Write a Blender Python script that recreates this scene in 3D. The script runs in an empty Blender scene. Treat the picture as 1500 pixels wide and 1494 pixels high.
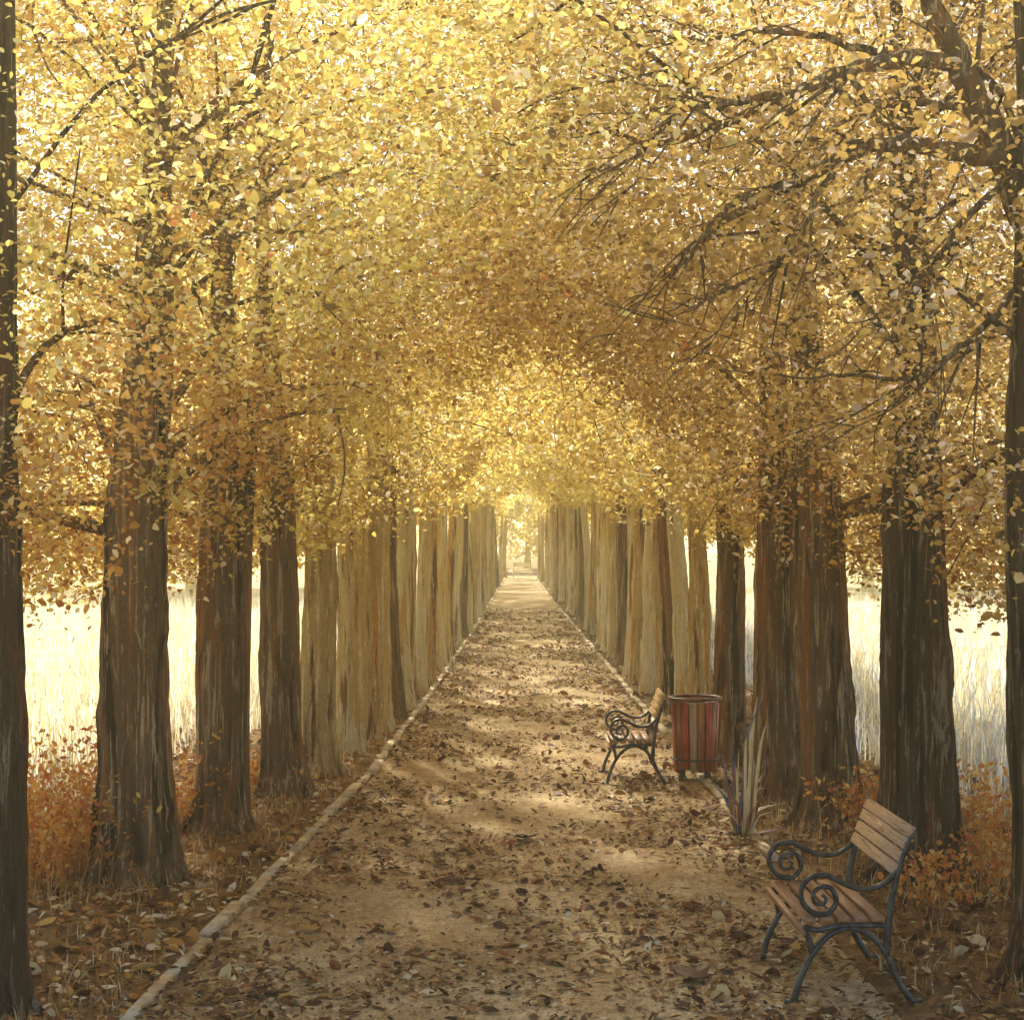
import bpy, math, random
import numpy as np

# ------------------------------------------------------------------ scene, camera, light
S = bpy.context.scene
COL = S.collection
R = np.random.default_rng(11)
random.seed(5)
CAM_H = 2.45
FPX, CX, CY = 2600.0, 760.0, 790.0        # focal length and vanishing point of the photograph (its own pixels)

def gx(px, d):
    return (px - CX) / FPX * d

def dist(py):
    return FPX * CAM_H / (py - CY)

def hz(py, d):
    return CAM_H - (py - CY) / FPX * d

cam = bpy.data.cameras.new('camera')
cam.sensor_width = 36
cam.lens = 36 * FPX / 1500
cam.shift_x = -(CX - 750) / 1500
cam.shift_y = (CY - 747) / 1500
cam.clip_start = .1
cam.clip_end = 3000
camo = bpy.data.objects.new('camera', cam)
camo.location = (0, 0, CAM_H)
camo.rotation_euler = (math.pi / 2, 0, 0)
COL.objects.link(camo)
S.camera = camo

SUN_EL, SUN_AZ = 39.0, -15.0             # degrees; azimuth clockwise from straight ahead (+Y)
w = bpy.data.worlds.new('World')
S.world = w
w.use_nodes = True
nt = w.node_tree
nt.nodes.clear()
sky = nt.nodes.new('ShaderNodeTexSky')
sky.sky_type = 'NISHITA'
sky.sun_disc = False
sky.sun_elevation = math.radians(SUN_EL)
sky.sun_rotation = math.radians(SUN_AZ)
sky.dust_density = .5
sky.ozone_density = 4.0
sky.air_density = 1.0
bg = nt.nodes.new('ShaderNodeBackground')
bg.inputs['Strength'].default_value = .07
wo = nt.nodes.new('ShaderNodeOutputWorld')
nt.links.new(sky.outputs[0], bg.inputs[0])
nt.links.new(bg.outputs[0], wo.inputs[0])

sl = bpy.data.lights.new('sun', 'SUN')
sl.energy = 5.0
sl.angle = math.radians(2.5)      # sun softened by autumn haze
sl.color = (1, .92, .73)
so = bpy.data.objects.new('sun', sl)
COL.objects.link(so)
from mathutils import Vector, Matrix
el, az = math.radians(SUN_EL), math.radians(SUN_AZ)
sd = Vector((math.sin(az) * math.cos(el), math.cos(az) * math.cos(el), math.sin(el)))
so.rotation_euler = sd.to_track_quat('Z', 'Y').to_euler()
so.location = (-20, 60, 40)

S.view_settings.view_transform = 'Standard'
S.view_settings.look = 'None'
S.view_settings.exposure = 1.82
S.view_settings.gamma = 1
S.cycles.max_bounces = 10
S.cycles.diffuse_bounces = 5
S.cycles.transmission_bounces = 6
S.cycles.volume_bounces = 0
S.cycles.caustics_reflective = False
S.cycles.caustics_refractive = False
S.cycles.use_denoising = True

# ------------------------------------------------------------------ material helpers
def new_mat(name):
    m = bpy.data.materials.new(name)
    m.use_nodes = True
    m.node_tree.nodes.clear()
    return m, m.node_tree.nodes, m.node_tree.links

def ramp(nodes, stops, interp='LINEAR'):
    r = nodes.new('ShaderNodeValToRGB')
    r.color_ramp.interpolation = interp
    e = r.color_ramp.elements
    while len(e) < len(stops):
        e.new(.5)
    for i, (p, c) in enumerate(stops):
        e[i].position = p
        e[i].color = (*c, 1)
    return r

def mixc(nodes, links, a, b, fac, mode='MIX'):
    m = nodes.new('ShaderNodeMix')
    m.data_type = 'RGBA'
    m.blend_type = mode
    for s, v in ((m.inputs[0], fac), (m.inputs[6], a), (m.inputs[7], b)):
        if hasattr(v, 'is_linked'):
            links.new(v, s)
        elif isinstance(v, (int, float)):
            s.default_value = v
        else:
            s.default_value = (*v, 1)
    return m.outputs[2]

def noise(nodes, links, scale, vec=None, detail=5, rough=.6, dist_=0):
    n = nodes.new('ShaderNodeTexNoise')
    n.inputs['Scale'].default_value = scale
    n.inputs['Detail'].default_value = detail
    n.inputs['Roughness'].default_value = rough
    n.inputs['Distortion'].default_value = dist_
    if vec is not None:
        links.new(vec, n.inputs['Vector'])
    return n

def mapped(nodes, links, scale, loc=(0, 0, 0)):
    tc = nodes.new('ShaderNodeTexCoord')
    mp = nodes.new('ShaderNodeMapping')
    mp.inputs['Scale'].default_value = scale
    mp.inputs['Location'].default_value = loc
    links.new(tc.outputs['Object'], mp.inputs['Vector'])
    return mp.outputs[0]

def leaf_mat(name, cols, trans=.72, drift=None, rough=.55):
    """one leaf in several hues: each leaf picks its own, clumps drift together"""
    m, n, l = new_mat(name)
    g = n.new('ShaderNodeNewGeometry')
    k = len(cols)
    r = ramp(n, [(i / k, c) for i, c in enumerate(cols)], 'CONSTANT')
    l.new(g.outputs['Random Per Island'], r.inputs[0])
    col = r.outputs[0]
    if drift:
        nz = noise(n, l, .9, mapped(n, l, (1, 1, 1)), 3)
        f = ramp(n, [(.38, (0, 0, 0)), (.66, (1, 1, 1))])
        l.new(nz.outputs[0], f.inputs[0])
        fm = n.new('ShaderNodeMath')
        fm.operation = 'MULTIPLY'
        fm.inputs[1].default_value = .55
        l.new(f.outputs[0], fm.inputs[0])
        col = mixc(n, l, col, drift, fm.outputs[0])
    d = n.new('ShaderNodeBsdfPrincipled')
    d.inputs['Roughness'].default_value = rough
    d.inputs['Specular IOR Level'].default_value = .3
    t = n.new('ShaderNodeBsdfTranslucent')
    l.new(col, d.inputs['Base Color'])
    l.new(col, t.inputs['Color'])
    mx = n.new('ShaderNodeMixShader')
    mx.inputs[0].default_value = trans
    l.new(d.outputs[0], mx.inputs[1])
    l.new(t.outputs[0], mx.inputs[2])
    o = n.new('ShaderNodeOutputMaterial')
    l.new(mx.outputs[0], o.inputs[0])
    return m

def bark_mat(name, base, dark, light, warm):
    """furrowed bark: long upright streaks of several hues"""
    m, n, l = new_mat(name)
    tc = n.new('ShaderNodeTexCoord')
    oi = n.new('ShaderNodeObjectInfo')
    off = n.new('ShaderNodeVectorMath')
    off.operation = 'ADD'
    l.new(tc.outputs['Object'], off.inputs[0])
    l.new(oi.outputs['Location'], off.inputs[1])
    def mp(sc, loc=(0, 0, 0)):
        k = n.new('ShaderNodeMapping')
        k.inputs['Scale'].default_value = sc
        k.inputs['Location'].default_value = loc
        l.new(off.outputs[0], k.inputs['Vector'])
        return k.outputs[0]
    a = noise(n, l, 1.0, mp((9, 9, .7)), 6, .65, .4)
    b = noise(n, l, 1.0, mp((24, 24, 1.3), (3, 1, 7)), 5, .7, .6)
    c = noise(n, l, 1.0, mp((6, 6, .45), (9, 2, 4)), 3, .5, .3)
    d = noise(n, l, 1.0, mp((7, 7, .5), (19, 5, 1)), 3, .5, .3)
    fine = noise(n, l, 60, mp((1, 1, .5)), 3, .7)
    ra = ramp(n, [(.30, dark), (.45, base), (.56, base), (.74, warm)])
    l.new(a.outputs[0], ra.inputs[0])
    def mask(src, lo, hi):
        k = ramp(n, [(lo, (0, 0, 0)), (hi, (1, 1, 1))])
        l.new(src.outputs[0], k.inputs[0])
        return k.outputs[0]
    col = mixc(n, l, ra.outputs[0], warm, mask(c, .52, .58))
    dk = mask(d, .57, .63)
    col = mixc(n, l, col, dark, dk)
    col = mixc(n, l, col, light, mask(b, .55, .61))
    inv = ramp(n, [(.34, (1, 1, 1)), (.41, (0, 0, 0))])
    l.new(b.outputs[0], inv.inputs[0])
    col = mixc(n, l, col, dark, inv.outputs[0])
    fr = ramp(n, [(.35, (.72, .72, .72)), (.62, (1.0, 1.0, 1.0))])
    l.new(fine.outputs[0], fr.inputs[0])
    col = mixc(n, l, col, fr.outputs[0], 1.0, 'MULTIPLY')
    p = n.new('ShaderNodeBsdfPrincipled')
    l.new(col, p.inputs['Base Color'])
    p.inputs['Roughness'].default_value = .85
    p.inputs['Specular IOR Level'].default_value = .2
    bp = n.new('ShaderNodeBump')
    bp.inputs['Strength'].default_value = 1.0
    bp.inputs['Distance'].default_value = .035
    ad = n.new('ShaderNodeMath')
    ad.operation = 'ADD'
    l.new(a.outputs[0], ad.inputs[0])
    l.new(b.outputs[0], ad.inputs[1])
    l.new(ad.outputs[0], bp.inputs['Height'])
    l.new(bp.outputs[0], p.inputs['Normal'])
    o = n.new('ShaderNodeOutputMaterial')
    l.new(p.outputs[0], o.inputs[0])
    return m

def brush_mat(name, cols, scale=(30, 3, 30), rough=.5, metallic=0, bump=.3):
    """streaky worn paint or wood: several hues running along one axis"""
    m, n, l = new_mat(name)
    a = noise(n, l, 1.0, mapped(n, l, scale), 5, .6, .5)
    k = len(cols)
    r = ramp(n, [(.28 + .44 * i / max(1, k - 1), c) for i, c in enumerate(cols)])
    l.new(a.outputs[0], r.inputs[0])
    p = n.new('ShaderNodeBsdfPrincipled')
    l.new(r.outputs[0], p.inputs['Base Color'])
    p.inputs['Roughness'].default_value = rough
    p.inputs['Metallic'].default_value = metallic
    bp = n.new('ShaderNodeBump')
    bp.inputs['Strength'].default_value = bump
    bp.inputs['Distance'].default_value = .004
    l.new(a.outputs[0], bp.inputs['Height'])
    l.new(bp.outputs[0], p.inputs['Normal'])
    o = n.new('ShaderNodeOutputMaterial')
    l.new(p.outputs[0], o.inputs[0])
    return m

# ------------------------------------------------------------------ mesh helpers
def mesh_np(name, verts, quads, mat, parent=None, smooth=False, tris=None):
    me = bpy.data.meshes.new(name)
    verts = np.asarray(verts, dtype=np.float32)
    quads = np.asarray(quads, dtype=np.int32).reshape(-1, 4)
    nq = len(quads)
    loops = quads.ravel()
    starts = np.arange(nq, dtype=np.int32) * 4
    if tris is not None and len(tris):
        tris = np.asarray(tris, dtype=np.int32).reshape(-1, 3)
        starts = np.concatenate([starts, nq * 4 + np.arange(len(tris), dtype=np.int32) * 3])
        loops = np.concatenate([loops, tris.ravel()])
    me.vertices.add(len(verts))
    me.vertices.foreach_set('co', verts.ravel())
    me.loops.add(len(loops))
    me.loops.foreach_set('vertex_index', loops)
    me.polygons.add(len(starts))
    me.polygons.foreach_set('loop_start', starts)
    if smooth:
        me.polygons.foreach_set('use_smooth', np.ones(len(starts), dtype=bool))
    me.update(calc_edges=True)
    me.validate()
    me.materials.append(mat)
    o = bpy.data.objects.new(name, me)
    COL.objects.link(o)
    if parent is not None:
        o.parent = parent
    return o

class MB:
    """collects boxes, tubes and lathes; build() links them as ONE mesh object"""
    def __init__(s):
        s.v, s.q, s.t, s.n = [], [], [], 0
    def add(s, v, q, t=None):
        v = np.asarray(v, float).reshape(-1, 3)
        s.v.append(v)
        if len(q):
            s.q.append(np.asarray(q).reshape(-1, 4) + s.n)
        if t is not None and len(t):
            s.t.append(np.asarray(t).reshape(-1, 3) + s.n)
        s.n += len(v)
    def tube(s, pts, rad, seg=8, flat=(1, 1), flute=0, phase=0, cap=True, up=(0, 0, 1)):
        pts = np.asarray(pts, float)
        k = len(pts)
        rad = np.broadcast_to(np.asarray(rad, float), (k,))
        tg = np.gradient(pts, axis=0)
        tg /= np.linalg.norm(tg, axis=1)[:, None] + 1e-9
        ref = np.array([0, 1, 0.]) if abs(tg[:, 2]).mean() > .8 else np.array(up, float)
        a = np.cross(tg, ref)
        a /= np.linalg.norm(a, axis=1)[:, None] + 1e-9
        b = np.cross(a, tg)
        th = np.arange(seg) / seg * 2 * math.pi
        rr = rad[:, None] * (1 + flute * (np.sin(3 * th + phase)[None] * .6 + np.sin(5 * th + 2.3 * phase + np.linspace(0, 2, k)[:, None]) * .4
                                         + .35 * np.sin(9 * th + 5 * phase)[None]))
        v = pts[:, None] + rr[..., None] * (np.cos(th)[None, :, None] * a[:, None] * flat[0] + np.sin(th)[None, :, None] * b[:, None] * flat[1])
        i = np.arange(k - 1)[:, None] * seg
        j = np.arange(seg)[None]
        j2 = (j + 1) % seg
        q = np.stack([i + j, i + j2, i + seg + j2, i + seg + j], -1).reshape(-1, 4)
        v = v.reshape(-1, 3)
        t = []
        if cap:
            v = np.vstack([v, pts[0], pts[-1]])
            c0, c1 = k * seg, k * seg + 1
            for x in range(seg):
                t.append((c0, (x + 1) % seg, x))
                t.append((c1, (k - 1) * seg + x, (k - 1) * seg + (x + 1) % seg))
        s.add(v, q, t)
    def box(s, c, size, rot=None, bev=.0):
        """box with chamfered long edges (an octagon section swept along its longest axis)"""
        sx, sy, sz = [x / 2 for x in size]
        ax = int(np.argmax(size))
        o1, o2 = [i for i in range(3) if i != ax]
        h = (sx, sy, sz)
        bv = bev or min(h[o1], h[o2]) * .25
        ring = [(h[o1] - bv, -h[o2]), (h[o1], -h[o2] + bv), (h[o1], h[o2] - bv), (h[o1] - bv, h[o2]), (-h[o1] + bv, h[o2]), (-h[o1], h[o2] - bv),
                (-h[o1], -h[o2] + bv), (-h[o1] + bv, -h[o2])]
        v = []
        for e in (-1, 1):
            for p, q in ring:
                x = [0, 0, 0]
                x[ax] = e * h[ax]
                x[o1], x[o2] = p, q
                v.append(x)
        v += [[e * h[ax] if i == ax else 0 for i in range(3)] for e in (-1, 1)]
        v = np.array(v, float)
        if rot is not None:
            v = v @ np.array(Matrix.Rotation(rot[1], 3, rot[0])).T
        v += np.array(c)
        q = [(i, (i + 1) % 8, 8 + (i + 1) % 8, 8 + i) for i in range(8)]
        t = [(16, (i + 1) % 8, i) for i in range(8)] + [(17, 8 + i, 8 + (i + 1) % 8) for i in range(8)]
        s.add(v, q, t)
    def lathe(s, prof, seg=32):
        th = np.arange(seg) / seg * 2 * math.pi
        v = np.array([[r * math.cos(a), r * math.sin(a), z] for r, z in prof for a in th])
        q = [(k * seg + j, k * seg + (j + 1) % seg, (k + 1) * seg + (j + 1) % seg, (k + 1) * seg + j) for k in range(len(prof) - 1) for j in range(seg)]
        s.add(v, q)
    def build(s, name, mat, parent=None, smooth=True):
        return mesh_np(name, np.vstack(s.v), np.vstack(s.q) if s.q else np.zeros((0, 4)), mat, parent, smooth, np.vstack(s.t) if s.t else None)

def tag(o, label=None, cat=None, group=None, kind=None):
    if label: o['label'] = label
    if cat: o['category'] = cat
    if group: o['group'] = group
    if kind: o['kind'] = kind
    return o

def thing(name, loc, label, cat, group=None, rz=0):
    o = bpy.data.objects.new(name, None)
    o.empty_display_size = .3
    o.location = loc
    o.rotation_euler = (0, 0, rz)
    COL.objects.link(o)
    return tag(o, label, cat, group)

def smooth_path(P, n=24):
    """Catmull-Rom through the points"""
    P = np.asarray(P, float)
    Q = np.vstack([2 * P[0] - P[1], P, 2 * P[-1] - P[-2]])
    out = []
    seg = len(P) - 1
    for i in range(n):
        u = i / (n - 1) * seg
        k = min(int(u), seg - 1)
        t = u - k
        a, b, c, d = Q[k:k + 4]
        out.append(.5 * ((2 * b) + (c - a) * t + (2 * a - 5 * b + 4 * c - d) * t * t + (3 * b - a - 3 * c + d) * t ** 3))
    return np.array(out)

def leaves(cen, size, rng, flat=.0, aspect=.62):
    """cupped leaf blades, two quads each, at the given centres"""
    n = len(cen)
    size = np.broadcast_to(np.asarray(size, float), (n,))
    nrm = rng.normal(size=(n, 3))
    nrm[:, 2] = np.abs(nrm[:, 2]) * (1 + flat * 6) + flat
    nrm /= np.linalg.norm(nrm, axis=1)[:, None]
    d = rng.normal(size=(n, 3))
    d -= (d * nrm).sum(1)[:, None] * nrm
    d /= np.linalg.norm(d, axis=1)[:, None]
    s = np.cross(nrm, d)
    asp = aspect * rng.uniform(.7, 1.25, n)
    curl = rng.uniform(-.1, .3, n)
    fold = rng.uniform(.0, .35, n)
    U = np.array([-.5, -.18, .22, .5, .22, -.18])
    V = np.array([0, .5, .42, 0, -.42, -.5])
    u = U[None] * size[:, None]
    v = V[None] * (size * asp)[:, None]
    z = np.abs(v) * fold[:, None] - (U[None] ** 2) * (curl * size)[:, None] * 2
    verts = cen[:, None] + u[..., None] * d[:, None] + v[..., None] * s[:, None] + z[..., None] * nrm[:, None]
    i = np.arange(n)[:, None] * 6
    q = np.stack([i + np.array([[0, 1, 2, 3]]), i + np.array([[3, 4, 5, 0]])], 1).reshape(-1, 4)
    return verts.reshape(-1, 3), q

# ------------------------------------------------------------------ plan of the avenue
# path edges and tree rows narrow gently with distance
PL = [(205, 1490), (400, 1290), (545, 1140), (640, 1010), (695, 925), (722, 880), (738, 853)]
PR = [(1320, 1494), (1210, 1365), (1100, 1232), (945, 1048), (870, 955), (808, 880), (788, 853)]
pl = np.array([(gx(x, dist(y)), dist(y)) for x, y in PL])
pr = np.array([(gx(x, dist(y)), dist(y)) for x, y in PR])
pl = np.vstack([[pl[0, 0] - .12, -14], [pl[0, 0] - .03, 5], pl, [pl[-1, 0] + .1, 150]])
pr = np.vstack([[pr[0, 0] + .12, -14], [pr[0, 0] + .03, 5], pr, [pr[-1, 0] - .1, 150]])
def edge_l(y): return np.interp(y, pl[:, 1], pl[:, 0])
def edge_r(y): return np.interp(y, pr[:, 1], pr[:, 0])

# ------------------------------------------------------------------ ground
def ground_material():
    m, n, l = new_mat('ground')
    tc = n.new('ShaderNodeTexCoord')
    v = mapped(n, l, (1, 1, 1))
    sep = n.new('ShaderNodeSeparateXYZ')
    l.new(v, sep.inputs[0])
    ab = n.new('ShaderNodeMath'); ab.operation = 'ABSOLUTE'
    l.new(sep.outputs[0], ab.inputs[0])
    nz = noise(n, l, .8, v, 4)
    ad = n.new('ShaderNodeMath'); ad.operation = 'MULTIPLY_ADD'
    ad.inputs[1].default_value = 2.6
    l.new(nz.outputs[0], ad.inputs[0])
    l.new(ab.outputs[0], ad.inputs[2])
    mr = n.new('ShaderNodeMapRange')
    mr.inputs['From Min'].default_value = 5.0
    mr.inputs['From Max'].default_value = 6.6
    l.new(ad.outputs[0], mr.inputs['Value'])
    # leaf mould under the trees
    a = noise(n, l, 7, v, 6, .7, .3)
    b = noise(n, l, 38, v, 4, .75)
    mould = ramp(n, [(.30, (.055, .030, .014)), (.45, (.15, .085, .035)), (.56, (.26, .16, .07)), (.70, (.42, .33, .20))])
    mx = n.new('ShaderNodeMath'); mx.operation = 'MULTIPLY_ADD'
    mx.inputs[1].default_value = .55
    l.new(b.outputs[0], mx.inputs[0])
    mm = n.new('ShaderNodeMath'); mm.operation = 'MULTIPLY'; mm.inputs[1].default_value = .45
    l.new(a.outputs[0], mm.inputs[0])
    l.new(mm.outputs[0], mx.inputs[2])
    l.new(mx.outputs[0], mould.inputs[0])
    # pale bleached meadow outside
    c = noise(n, l, .35, v, 5)
    straw = ramp(n, [(.35, (.28, .22, .11)), (.55, (.36, .31, .18)), (.7, (.38, .35, .24))])
    l.new(c.outputs[0], straw.inputs[0])
    col = mixc(n, l, mould.outputs[0], straw.outputs[0], mr.outputs[0])
    p = n.new('ShaderNodeBsdfPrincipled')
    l.new(col, p.inputs['Base Color'])
    p.inputs['Roughness'].default_value = .95
    p.inputs['Specular IOR Level'].default_value = .1
    bp = n.new('ShaderNodeBump')
    bp.inputs['Strength'].default_value = .8
    bp.inputs['Distance'].default_value = .03
    l.new(mx.outputs[0], bp.inputs['Height'])
    l.new(bp.outputs[0], p.inputs['Normal'])
    o = n.new('ShaderNodeOutputMaterial')
    l.new(p.outputs[0], o.inputs[0])
    return m

def path_material():
    m, n, l = new_mat('path_gravel')
    v = mapped(n, l, (1, .55, 1))
    a = noise(n, l, 16, v, 6, .75, .6)
    b = noise(n, l, 60, v, 4, .8)
    c = noise(n, l, 1.3, mapped(n, l, (1, .6, 1), (4, 4, 0)), 4)
    mx = n.new('ShaderNodeMath'); mx.operation = 'MULTIPLY_ADD'
    mx.inputs[1].default_value = .5
    l.new(b.outputs[0], mx.inputs[0])
    mm = n.new('ShaderNodeMath'); mm.operation = 'MULTIPLY'; mm.inputs[1].default_value = .5
    l.new(a.outputs[0], mm.inputs[0])
    l.new(mm.outputs[0], mx.inputs[2])
    r = ramp(n, [(.34, (.14, .085, .045)), (.44, (.38, .27, .145)), (.53, (.60, .47, .27)), (.66, (.78, .68, .46))])
    l.new(mx.outputs[0], r.inputs[0])
    rc = ramp(n, [(.40, (.75, .66, .55)), (.60, (1, 1, 1))])
    l.new(c.outputs[0], rc.inputs[0])
    col = mixc(n, l, r.outputs[0], rc.outputs[0], 1.0, 'MULTIPLY')
    p = n.new('ShaderNodeBsdfPrincipled')
    l.new(col, p.inputs['Base Color'])
    p.inputs['Roughness'].default_value = .9
    p.inputs['Specular IOR Level'].default_value = .15
    bp = n.new('ShaderNodeBump')
    bp.inputs['Strength'].default_value = .9
    bp.inputs['Distance'].default_value = .02
    l.new(mx.outputs[0], bp.inputs['Height'])
    l.new(bp.outputs[0], p.inputs['Normal'])
    o = n.new('ShaderNodeOutputMaterial')
    l.new(p.outputs[0], o.inputs[0])
    return m

G = 330.0
# ground: one sheet, gently uneven near the avenue
xs = np.unique(np.concatenate([np.linspace(-G, -12, 16), np.linspace(-12, 12, 61), np.linspace(12, G, 16)]))
ys = np.unique(np.concatenate([np.linspace(-60, 4, 10), np.linspace(4, 40, 91), np.linspace(40, 130, 40), np.linspace(130, G, 14)]))
XX, YY = np.meshgrid(xs, ys)
off = np.maximum(0, np.maximum(edge_l(YY) - XX, XX - edge_r(YY)))
ZZ = np.clip(off - .25, 0, 3) / 3 * (.10 * np.sin(XX * 1.9 + .7 * YY) + .10 * np.sin(YY * 1.1 - XX) ) * np.exp(-(off / 9) ** 2)
nx, ny = len(xs), len(ys)
gi = (np.arange(ny - 1)[:, None] * nx + np.arange(nx - 1)[None]).reshape(-1)
tag(mesh_np('ground', np.stack([XX, YY, ZZ], -1).reshape(-1, 3), np.stack([gi, gi + 1, gi + nx + 1, gi + nx], -1), ground_material(), smooth=True), kind='structure')
def gz(x, y):
    o = max(0, edge_l(y) - x, x - edge_r(y))
    return min(max(o - .25, 0), 3) / 3 * (.10 * math.sin(x * 1.9 + .7 * y) + .10 * math.sin(y * 1.1 - x)) * math.exp(-(o / 9) ** 2)

yp = np.concatenate([np.linspace(-14, 40, 110), np.linspace(41, 150, 60)])
wob = .03 * np.sin(yp * 1.7) + .02 * np.sin(yp * 4.1 + 1)
cols = 9
T = np.linspace(0, 1, cols)
PX = edge_l(yp)[:, None] * (1 - T) + edge_r(yp)[:, None] * T
PZ = np.broadcast_to(.004 + .012 * np.sin(T * math.pi), PX.shape)
PV = np.stack([PX, np.broadcast_to(yp[:, None], PX.shape), PZ], -1).reshape(-1, 3)
pi_ = (np.arange(len(yp) - 1)[:, None] * cols + np.arange(cols - 1)[None]).reshape(-1)
tag(mesh_np('path', PV, np.stack([pi_, pi_ + 1, pi_ + cols + 1, pi_ + cols], -1), path_material(), smooth=True), kind='structure')

stone = brush_mat('kerb_stone', [(.20, .14, .08), (.42, .33, .20), (.60, .50, .32), (.68, .60, .44)], (7, 5, 7), .8, 0, .8)
def kerb(edge, sgn, gaps):
    mb = MB()
    y = 5.0
    while y < 120:
        ln = .95 + random.uniform(-.05, .05)
        y2 = y + ln
        if not any(a < y + ln / 2 < b for a, b in gaps):
            x1, x2 = float(edge(y)) + sgn * .05, float(edge(y2 - .015)) + sgn * .05
            h = .045 + random.uniform(-.012, .012)
            wd = .075
            j = random.uniform(-.012, .012)
            P = [(x1 + j, y, h - .03), (x2 + j, y2 - .015, h - .03)]
            ang = math.atan2(-(x2 - x1), y2 - .015 - y)
            mb.box(((x1 + x2) / 2 + j, (y + y2) / 2, h - .075), (.085 + random.uniform(-.01, .01), ln - .02, .15), ('Z', ang + random.uniform(-.02, .02)), .010)
        y = y2
    o = mb.build('kerb', stone, smooth=False)
    tag(o, kind='structure')
kerb(edge_l, -1, [])
kerb(edge_r, 1, [(5, 13.8), (18.2, 22.5)])

# ------------------------------------------------------------------ trees
OCHRE = [(0.615, 0.470, 0.142), (0.562, 0.394, 0.110), (0.763, 0.656, 0.216), (0.424, 0.263, 0.079), (0.678, 0.558, 0.172), (0.509, 0.350, 0.100), (0.837, 0.820, 0.464), (0.265, 0.131, 0.054), (0.636, 0.503, 0.143), (0.742, 0.612, 0.180), (0.594, 0.426, 0.115), (0.912, 0.841, 0.707)]
GOLD = [(0.784, 0.700, 0.220), (0.700, 0.576, 0.160), (0.848, 0.825, 0.299), (0.583, 0.429, 0.120), (0.827, 0.757, 0.236), (0.657, 0.520, 0.141), (0.901, 0.869, 0.521), (0.424, 0.282, 0.100), (0.763, 0.656, 0.193), (0.880, 0.869, 0.404), (0.721, 0.610, 0.175), (0.930, 0.869, 0.750)]
RUST = [(0.616, 0.384, 0.105), (0.529, 0.288, 0.084), (0.735, 0.523, 0.160), (0.346, 0.149, 0.055), (0.659, 0.437, 0.121), (0.757, 0.555, 0.183), (0.529, 0.213, 0.097), (0.228, 0.096, 0.046), (0.638, 0.405, 0.108), (0.855, 0.736, 0.385), (0.682, 0.469, 0.133), (0.897, 0.854, 0.591)]
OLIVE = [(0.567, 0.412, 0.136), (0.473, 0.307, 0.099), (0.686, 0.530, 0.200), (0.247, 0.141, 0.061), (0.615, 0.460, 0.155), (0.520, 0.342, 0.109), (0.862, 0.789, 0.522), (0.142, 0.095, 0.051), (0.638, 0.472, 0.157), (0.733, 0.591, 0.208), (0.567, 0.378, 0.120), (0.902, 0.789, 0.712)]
LM = {'ochre': leaf_mat('ochre_leaves', OCHRE, drift=(.76, .56, .12)),
      'gold': leaf_mat('gold_leaves', GOLD, drift=(.86, .68, .20)),
      'rust': leaf_mat('rust_leaves', RUST, drift=(.62, .28, .045)),
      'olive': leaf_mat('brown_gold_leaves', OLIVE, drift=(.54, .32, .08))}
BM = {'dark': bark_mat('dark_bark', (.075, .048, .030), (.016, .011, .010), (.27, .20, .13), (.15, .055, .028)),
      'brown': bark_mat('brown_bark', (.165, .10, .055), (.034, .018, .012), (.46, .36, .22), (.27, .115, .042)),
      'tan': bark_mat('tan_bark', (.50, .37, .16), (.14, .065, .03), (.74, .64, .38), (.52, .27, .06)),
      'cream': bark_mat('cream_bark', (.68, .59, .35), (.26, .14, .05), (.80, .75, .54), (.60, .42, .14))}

def clear_height(x, y):
    """underside of the foliage: low at the rows, arched over the path"""
    row_l, row_r = row_x(y)
    low = 1.90 + np.clip(.036 * (y - 12.5), -.05, 1.7)
    mid = (row_l + row_r) / 2
    half = (row_r - row_l) / 2
    u = np.clip(np.abs(x - mid) / half, 0, 1)
    top = 4.15 + np.clip((y - 30) * .014, 0, 1.0)
    return low + (top - low) * np.clip(1 - u ** 1.45, 0, 1)

# trunk feet: pixel of the middle of the foot, trunk width (px at breast height), bark, foliage
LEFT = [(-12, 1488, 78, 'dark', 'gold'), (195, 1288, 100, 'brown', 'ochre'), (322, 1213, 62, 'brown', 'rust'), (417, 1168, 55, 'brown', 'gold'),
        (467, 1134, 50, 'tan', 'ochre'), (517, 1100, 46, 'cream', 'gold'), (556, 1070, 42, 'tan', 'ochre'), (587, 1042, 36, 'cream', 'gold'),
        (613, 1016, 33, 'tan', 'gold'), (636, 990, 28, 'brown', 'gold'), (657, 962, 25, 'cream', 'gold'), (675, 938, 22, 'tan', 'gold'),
        (690, 915, 19, 'brown', 'gold'), (703, 896, 16, 'cream', 'gold'), (713, 881, 13, 'tan', 'gold'), (721, 869, 11, 'brown', 'gold'), (728, 860, 9, 'tan', 'gold'), (733, 853, 9, 'cream', 'gold'), (738, 847, 8, 'tan', 'gold'), (742, 842, 8, 'cream', 'gold')]
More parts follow.
